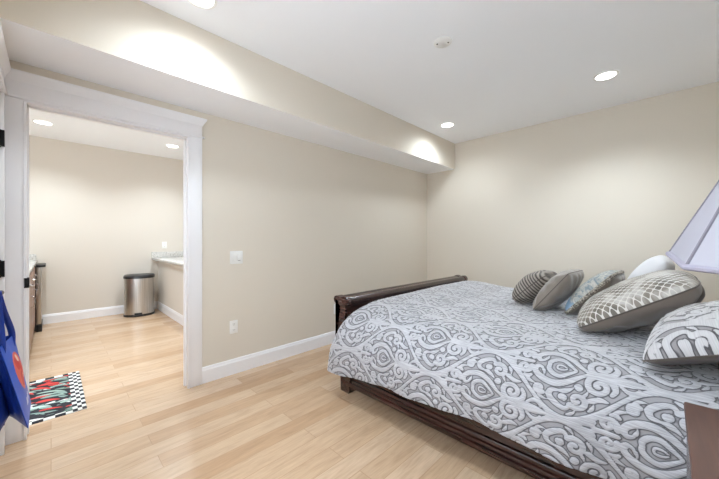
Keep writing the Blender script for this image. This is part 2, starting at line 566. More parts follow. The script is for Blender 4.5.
# casings ---------------------------------------------------------
def casing_parts(par, a0, a1, wl, wr, top, P, outl=None):
    """craftsman casing; a0..a1 opening edges, wl/wr board widths; P maps (along, out, z) to world"""
    def board(name, u0, u1, o0, o1, z0, z1, bev=.002):
        bm = bmesh.new()
        p = [P(u0, o0, z0), P(u1, o1, z1)]
        lo = [min(p[0][i], p[1][i]) for i in range(3)]; hi = [max(p[0][i], p[1][i]) for i in range(3)]
        bx(bm, lo[0], hi[0], lo[1], hi[1], lo[2], hi[2], bevel=bev)
        return obj(name, bm, M_TRIM, par)
    board('side_board', a0 - wl, a0 - .004, 0, .020, 0, top + .020)
    board('side_board', a1 + .004, a1 + wr, 0, .020, 0, top + .020)
    # raised bead round the opening
    bm = bmesh.new()
    for (u0, u1, z0, z1) in ((a0 - .016, a0, 0, top), (a1, a1 + .016, 0, top), (a0 - .016, a1 + .016, top, top + .016)):
        p = [P(u0, .0, z0), P(u1, .028, z1)]
        lo = [min(p[0][i], p[1][i]) for i in range(3)]; hi = [max(p[0][i], p[1][i]) for i in range(3)]
        bx(bm, *[v for i in range(3) for v in (lo[i], hi[i])], bevel=.003)
    obj('bead', bm, M_TRIM, par)
    e0 = a0 - wl if outl else a0 - wl - .015
    board('fillet', e0, a1 + wr + .015, 0, .034, top + .016, top + .030, .004)
    board('head_board', a0 - wl, a1 + wr, 0, .022, top + .028, top + .125)
    # flared crown
    cz = top + .12
    pr = [(0, cz), (.024, cz), (.027, cz + .012), (.045, cz + .040), (.048, cz + .046), (.048, cz + .058), (0, cz + .058)]
    bm = bmesh.new()
    us = [a0 - wl - (0 if outl else .03), a1 + wr + .03]
    A = []
    for k, u in enumerate(us):
        ring = []
        for (o, z) in pr:
            uu = u
            if k == 1: uu = a1 + wr + max(0, o - .018)
            elif not outl: uu = a0 - wl - max(0, o - .018)
            ring.append(bm.verts.new(P(uu, o, z)))
        A.append(ring)
    n = len(pr)
    for i in range(n):
        bm.faces.new((A[0][i], A[0][(i + 1) % n], A[1][(i + 1) % n], A[1][i]))
    bm.faces.new(A[0]); bm.faces.new(A[1][::-1])
    obj('crown', bm, M_TRIM, par)

t1 = bpy.data.objects.new('trim_1', None); C.objects.link(t1)
t1['kind'] = 'structure'; t1['label'] = 'white crowned casing around the opening to the next room'; t1['category'] = 'door casing'
casing_parts(t1, OY0, OY1, .108, .112, OZ, lambda u, o, z: (WL + o, u, z), outl=True)
bm = bmesh.new()
bx(bm, WL - WT - .002, WL - .0005, OY0 - .02, OY0 - .007, 0, OZ + .007)
bx(bm, WL - WT - .002, WL - .0005, OY1 + .007, OY1 + .02, 0, OZ + .007)
bx(bm, WL - WT - .002, WL - .0005, OY0 - .02, OY1 + .02, OZ + .007, OZ + .02)
obj('jamb', bm, M_TRIM, t1)
bm = bmesh.new()
bx(bm, WL - .075, WL - .045, OY0 - .007, OY0 + .006, 0, OZ + .007)
bx(bm, WL - .075, WL - .045, OY1 - .006, OY1 + .007, 0, OZ + .007)
bx(bm, WL - .075, WL - .045, OY0 - .007, OY1 + .007, OZ - .006, OZ + .007)
obj('door_stop', bm, M_TRIM, t1)
obj('strike_plate', box(WL - .03, WL + .033, OY0 - .012, OY0 + .010, .925, .985, bevel=.001), M_BLACK, t1)
# casing of the closed door beside the camera
t2 = bpy.data.objects.new('trim_2', None); C.objects.link(t2)
t2['kind'] = 'structure'; t2['label'] = 'white crowned casing around the closed door'; t2['category'] = 'door casing'
casing_parts(t2, -DX1, -DX0, .118, .10, DZ, lambda u, o, z: (-u, WF + o, z), outl=None)

# closed door with panels
d1 = bpy.data.objects.new('door_1', None); C.objects.link(d1)
d1['kind'] = 'structure'; d1['label'] = 'closed white panelled door with black hinges and lever'; d1['category'] = 'door'
bm = bmesh.new()
bx(bm, DX0 + .003, DX1 - .003, WF - .045, WF - .012, .008, DZ - .003)
for (a, b, c, d) in ((DX0 + .003, DX0 + .12, .008, DZ - .003), (DX1 - .12, DX1 - .003, .008, DZ - .003),
                     (DX0 + .12, DX1 - .12, .008, .24), (DX0 + .12, DX1 - .12, .85, .99), (DX0 + .12, DX1 - .12, DZ - .14, DZ - .003)):
    bx(bm, a, b, WF - .012, WF - .002, c, d, bevel=.002)
obj('leaf', bm, M_DOOR, d1)
bm = bmesh.new()
bx(bm, DX0 - .004, DX0 + .014, WF - .12, WF - .0455, 0, DZ)
bx(bm, DX0 - .004, DX0 + .0025, WF - .12, WF - .0005, 0, DZ)
bx(bm, DX1 - .014, DX1 + .004, WF - .12, WF - .0455, 0, DZ)
bx(bm, DX0, DX1, WF - .12, WF - .0455, DZ - .014, DZ + .004)
bx(bm, DX0, DX1, WF - .14, WF - .10, 0, DZ)
obj('door_frame', bm, M_DOOR, d1)
for z in (1.79, 1.055, .22):
    bm = bmesh.new()
    bx(bm, DX0 + .004, DX0 + .062, WF - .004, WF + .003, z - .045, z + .045)
    tube(bm, [(DX0 + .002, WF + .008, z - .05), (DX0 + .002, WF + .008, z + .05)], .008, 10)
    bx(bm, DX0 - .002, DX0 + .022, WF + .001, WF + .030, z - .045, z + .045)
    obj('hinge', bm, M_BLACK, d1)
LX, LZ = -1.93, .985
bm = bmesh.new()
tube(bm, [(LX, WF - .003, LZ), (LX, WF + .008, LZ)], .032, 20)
tube(bm, [(LX, WF + .006, LZ), (LX, WF + .055, LZ)], .011, 12)
tube(bm, catmull([(LX + .01, WF + .055, LZ), (LX - .05, WF + .058, LZ), (LX - .135, WF + .060, LZ + .002)]), [.010] * 17, 10)
obj('lever', bm, M_BLACK, d1)

# ------------------------------------------------------------------ recessed lights
def can_light(x, y, label, group, rad=.075, power=CAN_W, cone=136):
    t = thing('recessed_light', label, 'ceiling light', (x, y, CEIL), group=group)
    bm = bmesh.new()
    n = 40
    rings = [(rad + .018, -.0005), (rad + .016, -.006), (rad + .002, -.007), (rad - .004, -.002)]
    R = [[bm.verts.new((r * math.cos(2 * PI * k / n), r * math.sin(2 * PI * k / n), z)) for k in range(n)] for r, z in rings]
    for a, b in zip(R, R[1:]):
        for k in range(n):
            bm.faces.new((a[k], a[(k + 1) % n], b[(k + 1) % n], b[k]))
    obj('trim_ring', bm, M_PLAST, t)
    bm = bmesh.new()
    tube(bm, [(0, 0, -.0038), (0, 0, -.0008)], rad - .002, n)
    obj('lamp_lens', bm, M_EMIT, t)
    ld = bpy.data.lights.new('can_lamp', 'SPOT')
    ld.shadow_soft_size = rad * .9
    ld.energy = power; ld.color = CAN_COL
    ld.spot_size = math.radians(cone); ld.spot_blend = 1.0
    lo = bpy.data.objects.new('can_lamp', ld)
    lo.location = (0, 0, -.06)
    lo.parent = t
    C.objects.link(lo)
    return t
GRP = 'recessed ceiling lights'
can_light(-.376, 3.51, 'round recessed ceiling light near the right end of the back wall', GRP)
can_light(-1.98, 3.585, 'round recessed ceiling light near the far corner by the soffit', GRP, power=CAN_W * .45, cone=168)
can_light(-2.0, .64, 'round recessed ceiling light cut by the top edge beside the soffit', GRP, power=CAN_W * .45, cone=168)
can_light(-.376, .64, 'round recessed ceiling light almost straight above the camera', GRP)
can_light(-5.53, -.07, 'round recessed light seen through the opening on the left, above the cabinets', GRP, .08)
can_light(-5.49, 1.35, 'round recessed light seen through the opening on the right, above the bin', GRP, .08)
can_light(-3.75, -.07, 'round recessed light of the next room hidden above the mat', GRP, .08)
can_light(-3.75, 1.35, 'round recessed light of the next room hidden above the opening', GRP, .08)

t = thing('ceiling_cover_plate', 'round white blank plate with two screws on the ceiling', 'cover plate', (-1.173, 2.056, CEIL))
bm = bmesh.new(); lathe(bm, [(.066, -.0005), (.066, -.005), (.060, -.009), (.001, -.010)], n=36); obj('plate', bm, M_PLAST, t)
for s in (-1, 1):
    bm = bmesh.new(); tube(bm, [(s * .034, s * .02, -.012), (s * .034, s * .02, -.008)], .006, 12); obj('screw', bm, M_SLOT, t)

# ------------------------------------------------------------------ switch and outlets
def plate(bm, w_, h_):
    bx(bm, 0.0003, .006, -w_ / 2, w_ / 2, -h_ / 2, h_ / 2, bevel=.0025)
t = thing('light_switch', 'white double rocker switch plate on wall right of the opening', 'light switch', (WL, 1.197, 1.056))
bm = bmesh.new(); plate(bm, .118, .118); obj('plate', bm, M_PLAST, t)
for s in (-1, 1):
    bm = bmesh.new(); bx(bm, .005, .0095, s * .023 - .0165, s * .023 + .0165, -.034, .034, bevel=.002); obj('rocker', bm, M_PLAST, t)
bm = bmesh.new(); bx(bm, .009, .0105, .012, .034, -.030, -.026); obj('indicator', bm, M_SLOT, t)

def outlet(loc, rz, label):
    t = thing('electrical_outlet', label, 'outlet', loc, (0, 0, rz))
    bm = bmesh.new(); plate(bm, .074, .118); obj('plate', bm, M_PLAST, t)
    for s in (-1, 1):
        bm = bmesh.new(); bx(bm, .005, .008, -.017, .017, s * .026 - .015, s * .026 + .015, bevel=.002); sk = obj('socket', bm, M_PLAST, t)
        bm = bmesh.new()
        for q in (-.007, .007): bx(bm, .0078, .0086, q - .0013, q + .0013, s * .026 - .003, s * .026 + .007)
        bx(bm, .0078, .0086, -.002, .002, s * .026 - .011, s * .026 - .007)
        obj('slots', bm, M_SLOT, sk)
    return t
outlet((WL, 1.172, .425), 0, 'white outlet low on the wall below the light switch')
outlet((WL, 2.40, .395), 0, 'white outlet half hidden behind the footboard')
outlet((FX, 1.43, 1.12), 0, 'white outlet on the far wall above the granite counter')

# ------------------------------------------------------------------ damask pattern (distance field)
LU, LV = .75, .55
def spiral(cx, cy, r0, r1, a0, turns, n=40):
    out = []
    for k in range(n):
        t_ = k / (n - 1)
        r = r0 + (r1 - r0) * t_
        a = a0 + turns * 2 * PI * t_
        out.append((cx + r * math.cos(a), cy + r * math.sin(a)))
    return out

def damask_strokes():
    S = []   # (points, radius list)
    def add(pts, r, per=14):
        P = catmull([(p[0], p[1], 0) for p in pts], per)
        n = len(P)
        rr = np.interp(np.linspace(0, 1, n), np.linspace(0, 1, len(r)), r)
        S.append((np.array([(p.x, p.y) for p in P]), rr))
    # outer ogee band (shared by neighbours), with its thick and thin places
    us = np.linspace(-.375, 0, 60)
    vb = .1375 * (1 + np.cos(2 * PI * us / .75))
    S.append((np.stack([us, vb], 1), .0125 + .0045 * np.sin(2 * PI * us / .375 + 1.0)))
    us = np.linspace(0, .375, 60)
    vb = .1375 * (1 + np.cos(2 * PI * us / .75))
    S.append((np.stack([us, vb], 1), .0125 + .0045 * np.sin(2 * PI * us / .375 + 1.0)))
    # nested teardrop, tip to the right
    add([(.085, .002), (.045, .034), (.0, .074), (-.055, .098), (-.115, .086), (-.150, .052), (-.142, .020), (-.120, .026)], [.005, .010, .014, .013, .010, .006])
    add([(.03, .002), (.0, .028), (-.035, .052), (-.068, .046), (-.090, .022), (-.090, .0)], [.005, .009, .010, .008])
    add([(-.010, .004), (-.030, .014), (-.050, .012), (-.055, .0)], [.003, .005, .004])
    # twin spirals right of the teardrop
    S.append((np.array(spiral(.128, .058, .050, .006, -2.2, -1.35, 60)), np.linspace(.011, .008, 60)))
    add([(.085, .004), (.105, .012), (.135, .010), (.175, .026), (.190, .060), (.178, .088)], [.006, .010, .011, .007])
    # leaf on the axis at the right
    add([(.15, .0), (.20, .010), (.25, .008), (.31, .0)], [.005, .011, .011, .002])
    add([(.205, .028), (.235, .050), (.262, .046), (.272, .026)], [.004, .009, .009, .004])
    # hooks off the big band
    S.append((np.array(spiral(.048, .158, .042, .006, 2.3, -1.25, 60)), np.linspace(.011, .007, 60)))
    add([(.02, .19), (.0, .215), (-.04, .20), (-.07, .17), (-.065, .14), (-.04, .132)], [.006, .010, .012, .010, .006])
    S.append((np.array(spiral(-.118, .146, .026, .005, .8, 1.2, 40)), np.linspace(.009, .006, 40)))
    add([(.10, .142), (.135, .125), (.165, .128)], [.010, .010, .004])
    # scrolls left of the teardrop
    S.append((np.array(spiral(-.205, .044, .036, .005, -.4, 1.3, 60)), np.linspace(.010, .006, 60)))
    add([(-.17, .0), (-.21, .0), (-.25, .004), (-.28, .022)], [.008, .010, .009, .004])
    add([(-.255, .034), (-.27, .016), (-.30, .008)], [.006, .008, .004])
    add([(-.165, .088), (-.18, .098), (-.20, .094)], [.006, .009, .004])
    # small bud inside the diamonds' ends
    add([(.325, .0), (.345, .006), (.36, .0)], [.004, .006, .004])
    P = []; R = []
    for p, r in S:
        for sy in (1, -1):
            q = p * np.array([1, sy])
            for off in ((0, 0), (LU / 2, LV / 2)):
                P.append(q + np.array(off)); R.append(np.asarray(r) * 1.3)
    return np.concatenate(P), np.concatenate(R)

GU, GV = 300, 220
_P, _R = damask_strokes()
gu = np.arange(GU) * LU / GU
gv = np.arange(GV) * LV / GV
SDF = np.full((GU, GV), 9.0)
for (px, py), r in zip(_P, _R):
    du = np.abs((gu - px + LU / 2) % LU - LU / 2)
    dv = np.abs((gv - py + LV / 2) % LV - LV / 2)
    iu = np.where(du < .05)[0]; iv = np.where(dv < .05)[0]
    d = np.sqrt(du[iu][:, None] ** 2 + dv[iv][None, :] ** 2) - r
    ix = np.ix_(iu, iv)
    SDF[ix] = np.minimum(SDF[ix], d)
def stamp(pts, rad):
    for (px, py), r in zip(pts, rad):
        for sy in (1, -1):
            for ox, oy in ((0, 0), (LU / 2, LV / 2)):
                du = np.abs((gu - px - ox + LU / 2) % LU - LU / 2)
                dv = np.abs((gv - sy * py - oy + LV / 2) % LV - LV / 2)
                iu = np.where(du < .05)[0]; iv = np.where(dv < .05)[0]
                d = np.sqrt(du[iu][:, None] ** 2 + dv[iv][None, :] ** 2) - r
                ix = np.ix_(iu, iv)
                SDF[ix] = np.minimum(SDF[ix], d)
for k in range(90):           # fill the gaps with small curled leaves, as a damask does
    i, j = np.unravel_index(np.argmax(SDF), SDF.shape)
    R_ = SDF[i, j]
    if R_ < .0155: break
    R_ = min(R_, .034)
    cx, cy = gu[i], gv[j]
    if cy > LV / 2: cy = cy - LV
    sgy = 1 if cy >= 0 else -1
    cy = abs(cy)
    a0 = 2.4 * k + 1
    if R_ > .027:
        rr = R_ - .014
        pts = spiral(cx, cy, rr, rr * .25, a0, 1.0 * (1 if k % 2 else -1), 26)
        rad = np.interp(np.linspace(0, 1, 26), [0, .25, 1], [.004, .0115, .007])
    else:
        rr = R_ - .003
        fl = math.atan2(-.1375 * 2 * PI / .75 * math.sin(2 * PI * cx / .75), 1) + (.5 if k % 2 else -.5)
        dx_, dy_ = math.cos(fl), math.sin(fl)
        tt = np.linspace(-1, 1, 16)
        cv = .5 if k % 2 else -.5
        pts = [(cx + q * rr * 1.9 * dx_ - cv * rr * q * q * dy_, cy + q * rr * 1.9 * dy_ + cv * rr * q * q * dx_) for q in tt]
        rad = rr * .62 * np.interp(tt, [-1, -.3, 1], [.5, 1, .05])
    stamp(pts, rad)
SDF = np.minimum(SDF, .05)

def damask_at(u, v):
    x = (u / LU * GU) % GU; y = (v / LV * GV) % GV
    i = np.floor(x).astype(int) % GU; j = np.floor(y).astype(int) % GV
    fx = x - np.floor(x); fy = y - np.floor(y)
    i1 = (i + 1) % GU; j1 = (j + 1) % GV
    return (SDF[i, j] * (1 - fx) * (1 - fy) + SDF[i1, j] * fx * (1 - fy) + SDF[i, j1] * (1 - fx) * fy + SDF[i1, j1] * fx * fy)

def wav(x, y, seed, octv=4, base=1.0):
    rng = np.random.RandomState(seed)
    s = np.zeros_like(x)
    for o in range(octv):
        for _ in range(4):
            a = rng.uniform(0, 2 * PI); k = base * 2 ** o * rng.uniform(.8, 1.4)
            s += np.sin(k * (math.cos(a) * x + math.sin(a) * y) + rng.uniform(0, 6.3)) / (2 ** o * 4)
    return s

# ------------------------------------------------------------------ bed
BX0, BY0, BY1 = -1.82, 1.66, 3.76
HX = .36
bed = thing('sleigh_bed', 'dark cherry wood sleigh bed under the silver damask comforter', 'bed', (0, 0, 0))
def foot_profile(th, grow=0.0):
    """outline (x, z) of the sleigh footboard seen from its end; outer side is -x"""
    outer = [(-.040, .13), (-.078, .22), (-.106, .32), (-.112, .42), (-.095, .52), (-.064, .60), (-.048, .650), (-.056, .690)]
    inner = [(.020, .690), (.006, .66), (-.006, .60), (-.026, .52), (-.044, .42), (-.040, .32), (-.012, .22), (.014, .13)]
    roll = [(-.056, .690), (-.080, .694), (-.110, .700), (-.128, .718), (-.124, .740), (-.104, .752), (-.080, .750), (-.060, .742),
            (-.045, .742), (-.018, .752), (.008, .746), (.024, .722), (.020, .690)]
    o = catmull([(p[0], 0, p[1]) for p in outer], 6)
    r = catmull([(p[0], 0, p[1]) for p in roll], 6)
    i = catmull([(p[0], 0, p[1]) for p in inner], 6)
    pts = [(p.x, p.z) for p in o] + [(p.x, p.z) for p in r[1:]] + [(p.x, p.z) for p in i[1:]]
    if grow:
        c = Vector((.01, .45))
        out = []
        n = len(pts)
        for k in range(n):
            a = Vector(pts[k - 1]); b = Vector(pts[(k + 1) % n])
            d = (b - a).normalized(); nn = Vector((-d.y, d.x))
            out.append((pts[k][0] + nn.x * grow, pts[k][1] + nn.y * grow))
        pts = out
    return [(BX0 + x, z) for x, z in pts]
bm = bmesh.new(); extrude(bm, foot_profile(.05), 1, BY0 + .05, BY1 - .05)
obj('footboard', bm, M_BEDY, bed)
for (a, b) in ((BY0, BY0 + .055), (BY1 - .055, BY1)):
    bm = bmesh.new(); extrude(bm, foot_profile(.05, .006), 1, a, b)
    obj('footboard_post', bm, M_BED, bed)
for y in (BY0 + .0, BY1 - .075):
    bm = bmesh.new()
    pr = [(-.045, .0), (.045, 0), (.058, .07), (.066, .145), (-.050, .145), (-.046, .07)]
    extrude(bm, [(BX0 + p[0], p[1]) for p in pr], 1, y, y + .075)
    bmesh.ops.bevel(bm, geom=[e for e in bm.edges], offset=.003, segments=1, affect='EDGES')
    obj('leg', bm, M_BED, bed)
# rails: board with two-step moulding at the bottom
def rail(y_out, s):
    pr = [(0, .40), (-.028, .40), (-.028, .055), (.034, .055), (.038, .060), (.038, .084), (.035, .087), (.026, .089), (.026, .106), (.023, .109), (.014, .111), (.014, .128), (.010, .133), (0, .136)]
    bm = bmesh.new()
    extrude(bm, [(y_out - s * p[0], p[1]) for p in pr], 0, BX0 + .02, HX + .02)
    obj('side_rail', bm, M_BED, bed)
rail(BY0 + .035, 1); rail(BY1 - .035, -1)
# headboard: taller, rolled away from the mattress
hp = [(.0, .1), (.0, .5), (.01, .8), (.04, 1.02), (.09, 1.14), (.14, 1.19), (.19, 1.18), (.215, 1.14), (.20, 1.10), (.16, 1.09), (.12, 1.06), (.085, .98), (.06, .8), (.05, .5), (.05, .1)]
pts = [(p.x + HX, p.z) for p in catmull([(p[0], 0, p[1]) for p in hp], 5)]
bm = bmesh.new(); extrude(bm, pts, 1, BY0 + .05, BY1 - .05); obj('headboard', bm, M_BEDY, bed)
for a in (BY0, BY1 - .055):
    bm = bmesh.new(); extrude(bm, [(x + .002 if z > .2 else x, z) for x, z in pts], 1, a, a + .055); obj('headboard_post', bm, M_BED, bed)
    bm = bmesh.new(); bx(bm, HX, HX + .07, a - .005, a + .065, 0, .12, bevel=.004); obj('leg', bm, M_BED, bed)
bs = obj('box_spring', box(BX0 + .07, HX - .01, BY0 + .09, BY1 - .09, .16, .38, bevel=.02), M_MATT)
tag(bs, 'white box spring hidden between the bed rails', 'box spring')
mt = obj('mattress', box(BX0 + .10, HX - .01, BY0 + .10, BY1 - .10, .382, .655, bevel=.05), M_MATT)
tag(mt, 'white mattress under the damask comforter', 'mattress')

# comforter ---------------------------------------------------------
CT = .69
prof = [(1.500, .245), (1.502, .36), (1.522, .48), (1.565, .575), (1.64, .642), (1.74, .676), (1.90, CT - .002), (2.3, CT + .004), (2.75, CT + .006), (3.2, CT + .004),
        (3.55, CT - .004), (3.70, CT - .03), (3.80, .60), (3.85, .50), (3.875, .36), (3.88, .26)]
pc = catmull([(0, p[0], p[1]) for p in prof], 30)
pc = np.array([(p.y, p.z) for p in pc])
seg = np.r_[0, np.cumsum(np.hypot(*np.diff(pc, axis=0).T))]
NS = int(seg[-1] / .0052)
ss = np.linspace(0, seg[-1], NS)
py_ = np.interp(ss, seg, pc[:, 0]); pz_ = np.interp(ss, seg, pc[:, 1])
XA, XB = -1.755, .335
NX = int((XB - XA) / .0052)
xs = np.linspace(XA, XB, NX)
X, S_ = np.meshgrid(xs, ss, indexing='ij')
Y = np.interp(S_, ss, py_); Z = np.interp(S_, ss, pz_)
drop = np.clip((CT - Z) / (CT - .245), 0, 1)
near = S_ < seg[-1] / 2
hem = np.interp(X, [-1.75, -1.55, -1.3, -.8, -.4, 0, .34], [.215, .245, .275, .305, .305, .30, .30]) + .003 * np.sin(X * 9.0 + 1)
Z = CT - (CT - Z) * np.where(Z < CT, (CT - hem) / (CT - .245), 1)
# outward flare and folds of the hanging side
sgn = np.where(near, -1.0, 1.0)
fold = .009 * np.sin(X * 11 + .8 * np.sin(X * 3.1)) + .006 * np.sin(X * 23 + 1.7 + S_ * 3) + .012 * wav(X, S_, 5, 2, 7)
Y = Y + sgn * drop ** 1.3 * (fold + .006)
footness = np.clip((-1.25 - X) / .5, 0, 1) ** 2
Xw = X - footness * .085 * drop ** .8
# top: soft puffs, slightly higher by the footboard, tucked down at the very end
top = 1 - drop
Z += top * (.006 * wav(X, S_, 3, 3, 5) + .035 * np.exp(-((X + 1.60) / .22) ** 2) * np.clip((Y - 1.7) / .25, 0, 1) )
Z -= top * .06 * np.clip((-1.70 - X) / .055, 0, 1) ** 2
Z += drop * .003 * wav(X, S_, 9, 3, 9)
# damask relief
U = X + .30
V = S_ + .04
sd = damask_at(U * 1.18, V * 1.18) / 1.18
P = np.stack([Xw, Y, Z], -1)
du = np.gradient(P, axis=0); dv = np.gradient(P, axis=1)
N = np.cross(du, dv)
N /= np.linalg.norm(N, axis=-1, keepdims=True) + 1e-9
rel = np.clip((.002 - sd) / .006, 0, 1)
rel = rel * rel * (3 - 2 * rel)
puck = .0012 * wav(X, S_, 17, 3, 60)
P = P + N * (rel * .0040 + puck)[..., None]
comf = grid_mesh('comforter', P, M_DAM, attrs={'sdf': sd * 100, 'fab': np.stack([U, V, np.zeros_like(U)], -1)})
md = comf.modifiers.new('thickness', 'SOLIDIFY'); md.thickness = .014; md.offset = -1
tag(comf, 'silver grey damask comforter with scroll pattern covering the bed', 'comforter')

# ------------------------------------------------------------------ pillows
def pillow(name, w_, h_, th, loc, lean, yaw, mats, label, cat='pillow', pipe=None, pipe_r=.004, seed=1, dam=False, crease=.004, roll=0.0,
           group=None, n=60, sag=0.0, border=0.0, pinch=.04, back_crease=0.0, round_=.22, back=1.0):
    """loc = middle of the lower edge; lean = angle of the face above horizontal towards the headboard (+x)"""
    a = np.linspace(-1, 1, n)
    a = np.sign(a) * (1 - (1 - np.abs(a)) ** 1.5)         # denser at the edges
    A, B = np.meshgrid(a, a, indexing='ij')
    def side(sg):
        k = (1 - A ** 2) * (1 - B ** 2)
        hgt = np.clip(k, 0, 1) ** .40
        px = A * w_ / 2 * (1 - pinch * (1 - np.abs(B) ** 2)) * np.sqrt(1 - round_ * B ** 4)
        py = (B * h_ / 2) * (1 - pinch * (1 - np.abs(A) ** 2)) * np.sqrt(1 - round_ * A ** 4)
        nz = wav(px * 1.0, py, seed + (0 if sg > 0 else 50), 3, 11)
        # radial creases towards corners
        cr = np.sin(12 * np.arctan2(py, px) + 2 * nz) * np.clip((A ** 2 + B ** 2) / 1.6, 0, 1) * crease
        if sg < 0 and back_crease:
            cr = cr + back_crease * np.sin(px * 42 + 3 * nz + py * 12) * np.clip(np.abs(B) + np.abs(A) * .3 - .2, 0, 1)
        pz = sg * (hgt * th / 2 * (1 if sg > 0 else back) * (1 + .10 * nz) + cr * np.clip(hgt * 2.5, 0, 1))
        py = py - sag * hgt * (1 - (B + 1) / 2)
        return np.stack([px, py, pz], -1)
    F = side(1); Bk = side(-1)
    nu = n
    bm = bmesh.new()
    vf = [[bm.verts.new(F[i, j]) for j in range(n)] for i in range(n)]
    vb = [[vf[i][j] if i in (0, n - 1) or j in (0, n - 1) else bm.verts.new(Bk[i, j]) for j in range(n)] for i in range(n)]
    bm.verts.index_update()
    for i in range(n - 1):
        for j in range(n - 1):
            f = bm.faces.new((vf[i][j], vf[i + 1][j], vf[i + 1][j + 1], vf[i][j + 1])); f.material_index = 0
            f = bm.faces.new((vb[i][j], vb[i][j + 1], vb[i + 1][j + 1], vb[i + 1][j])); f.material_index = len(mats) - 1
    for f in bm.faces: f.smooth = True
    me = bpy.data.meshes.new(name)
    bm.to_mesh(me); bm.free()
    co = np.zeros(len(me.vertices) * 3, np.float32); me.vertices.foreach_get('co', co); co = co.reshape(-1, 3)
    fab = np.stack([co[:, 0], co[:, 1], co[:, 2] * 0], -1)
    at = {'fab': fab}
    if dam:
        d = damask_at(co[:, 1] * 1.15 + .05, co[:, 0] * 1.15 + .02) / 1.15
        at['sdf'] = d * 100
        rel = np.clip((.004 - d) / .010, 0, 1)
        nrm = np.sign(co[:, 2]); co[:, 2] += nrm * rel * .004 * (nrm > 0)
        me.vertices.foreach_set('co', co.reshape(-1))
    set_attrs(me, at)
    for m_ in mats: me.materials.append(m_)
    # local x -> along the bed's width, local y -> up the lean, local z -> face
    o = bpy.data.objects.new(name, me)
    C.objects.link(o)
    hx = Vector((math.cos(lean), 0, math.sin(lean)))
    wx = Vector((0, -1, 0))
    nz_ = wx.cross(hx)
    R = Matrix((wx, hx, nz_)).transposed()
    R = Matrix.Rotation(yaw, 3, 'Z') @ R @ Matrix.Rotation(roll, 3, 'Z')
    o.matrix_world = Matrix.Translation(Vector(loc)) @ R.to_4x4() @ Matrix.Translation((0, h_ / 2, 0))
    tag(o, label, cat, group)
    if pipe:
        bm = bmesh.new()
        ed = [F[i, 0] for i in range(n)] + [F[n - 1, j] for j in range(1, n)] + [F[i, n - 1] for i in range(n - 2, -1, -1)] + [F[0, j] for j in range(n - 2, 0, -1)]
        tube(bm, [Vector(p) for p in ed[::1]], pipe_r, 6, closed=True)
        p_ = obj('piping', bm, pipe, o)
    return o

PG = 'decorative pillows piled towards the headboard'
T = math.radians
pillow('throw_pillow', .36, .33, .20, (-.86, 2.76, .730), T(42), T(-6), [M_RUFF, M_RUFF], 'small taupe pillow with wavy pleated stripes, farthest left of the row', 'pillow', M_PIPE, .003, 3, group=PG)
pillow('throw_pillow', .38, .37, .155, (-.67, 2.64, .705), T(52), T(-4), [M_TAUPEL, M_TAUPEL], 'plain shiny taupe pillow, second from the left of the row', 'pillow', M_PIPE, .003, 11, crease=.010, group=PG, round_=.12)
pillow('throw_pillow', .44, .40, .17, (-.48, 2.68, .705), T(48), T(-3), [M_BLUE, M_TAUPE], 'cream and pale blue pillow with patterned braid edge', 'pillow', M_BRAID, .013, 21, group=PG)
pillow('throw_pillow', .62, .58, .24, (-.365, 2.35, .712), T(32), T(0), [M_LATT, M_TAUPE], 'large pillow with white lattice front and taupe satin back', 'pillow', M_PIPE, .004, 31, group=PG, back_crease=.018, n=80)
pillow('bed_pillow', .72, .43, .20, (-.20, 2.97, .73), T(60), T(0), [M_LINEN, M_LINEN], 'plain white bed pillow standing behind the lattice pillow', 'pillow', None, .004, 41)
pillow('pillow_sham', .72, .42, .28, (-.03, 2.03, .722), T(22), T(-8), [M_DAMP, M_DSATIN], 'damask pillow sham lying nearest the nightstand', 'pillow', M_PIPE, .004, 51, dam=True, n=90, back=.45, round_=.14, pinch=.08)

# ------------------------------------------------------------------ nightstand and lamp
NX0, NX1, NY0, NY1, NH = .042, .60, .84, 1.412, .71
ns = thing('nightstand', 'reddish brown wooden nightstand beside the bed, cut by the corner', 'nightstand', (0, 0, 0))
obj('top', box(NX0, NX1, NY0, NY1, NH - .028, NH, bevel=.005), M_NSTOP, ns)
obj('body', box(NX0 + .02, NX1 - .01, NY0 + .02, NY1 - .02, .06, NH - .029, bevel=.003), M_BED, ns)
obj('plinth', box(NX0 + .008, NX1 - .004, NY0 + .008, NY1 - .008, 0, .07, bevel=.006), M_BED, ns)
for (z0, z1) in ((.10, .29), (.30, .48), (.49, .67)):
    dr = obj('drawer', box(NX0 + .004, NX0 + .022, NY0 + .05, NY1 - .05, z0, z1 - .008, bevel=.004), M_BED, ns)
    for y in ((NY0 + .17, NY1 - .17) if z0 < .45 else ()):
        bm = bmesh.new()
        zc = (z0 + z1) / 2
        tube(bm, [(NX0 + .006, y, zc), (NX0 - .012, y, zc), (NX0 - .014, y, zc), (NX0 - .020, y, zc)], [.006, .006, .014, .011], 14)
        obj('knob', bm, M_BRONZE, dr)

lamp = thing('table_lamp', 'table lamp on the nightstand with a tilted pale lilac panelled shade', 'lamp', (.235, 1.20, NH))
bm = bmesh.new()
lathe(bm, [(.075, 0), (.078, .012), (.06, .022), (.025, .035), (.018, .06), (.04, .10), (.055, .16), (.048, .22), (.022, .28), (.014, .31), (.012, .36)], n=32)
obj('base', bm, M_BRONZE, lamp)
bm = bmesh.new(); tube(bm, [(0, 0, .35), (0, 0, .64)], .005, 10); obj('stem', bm, M_BRONZE, lamp)
bm = bmesh.new(); lathe(bm, [(.014, .40), (.018, .43), (.03, .47), (.028, .50), (.012, .52)], n=20); obj('bulb', bm, M_PLAST, lamp)
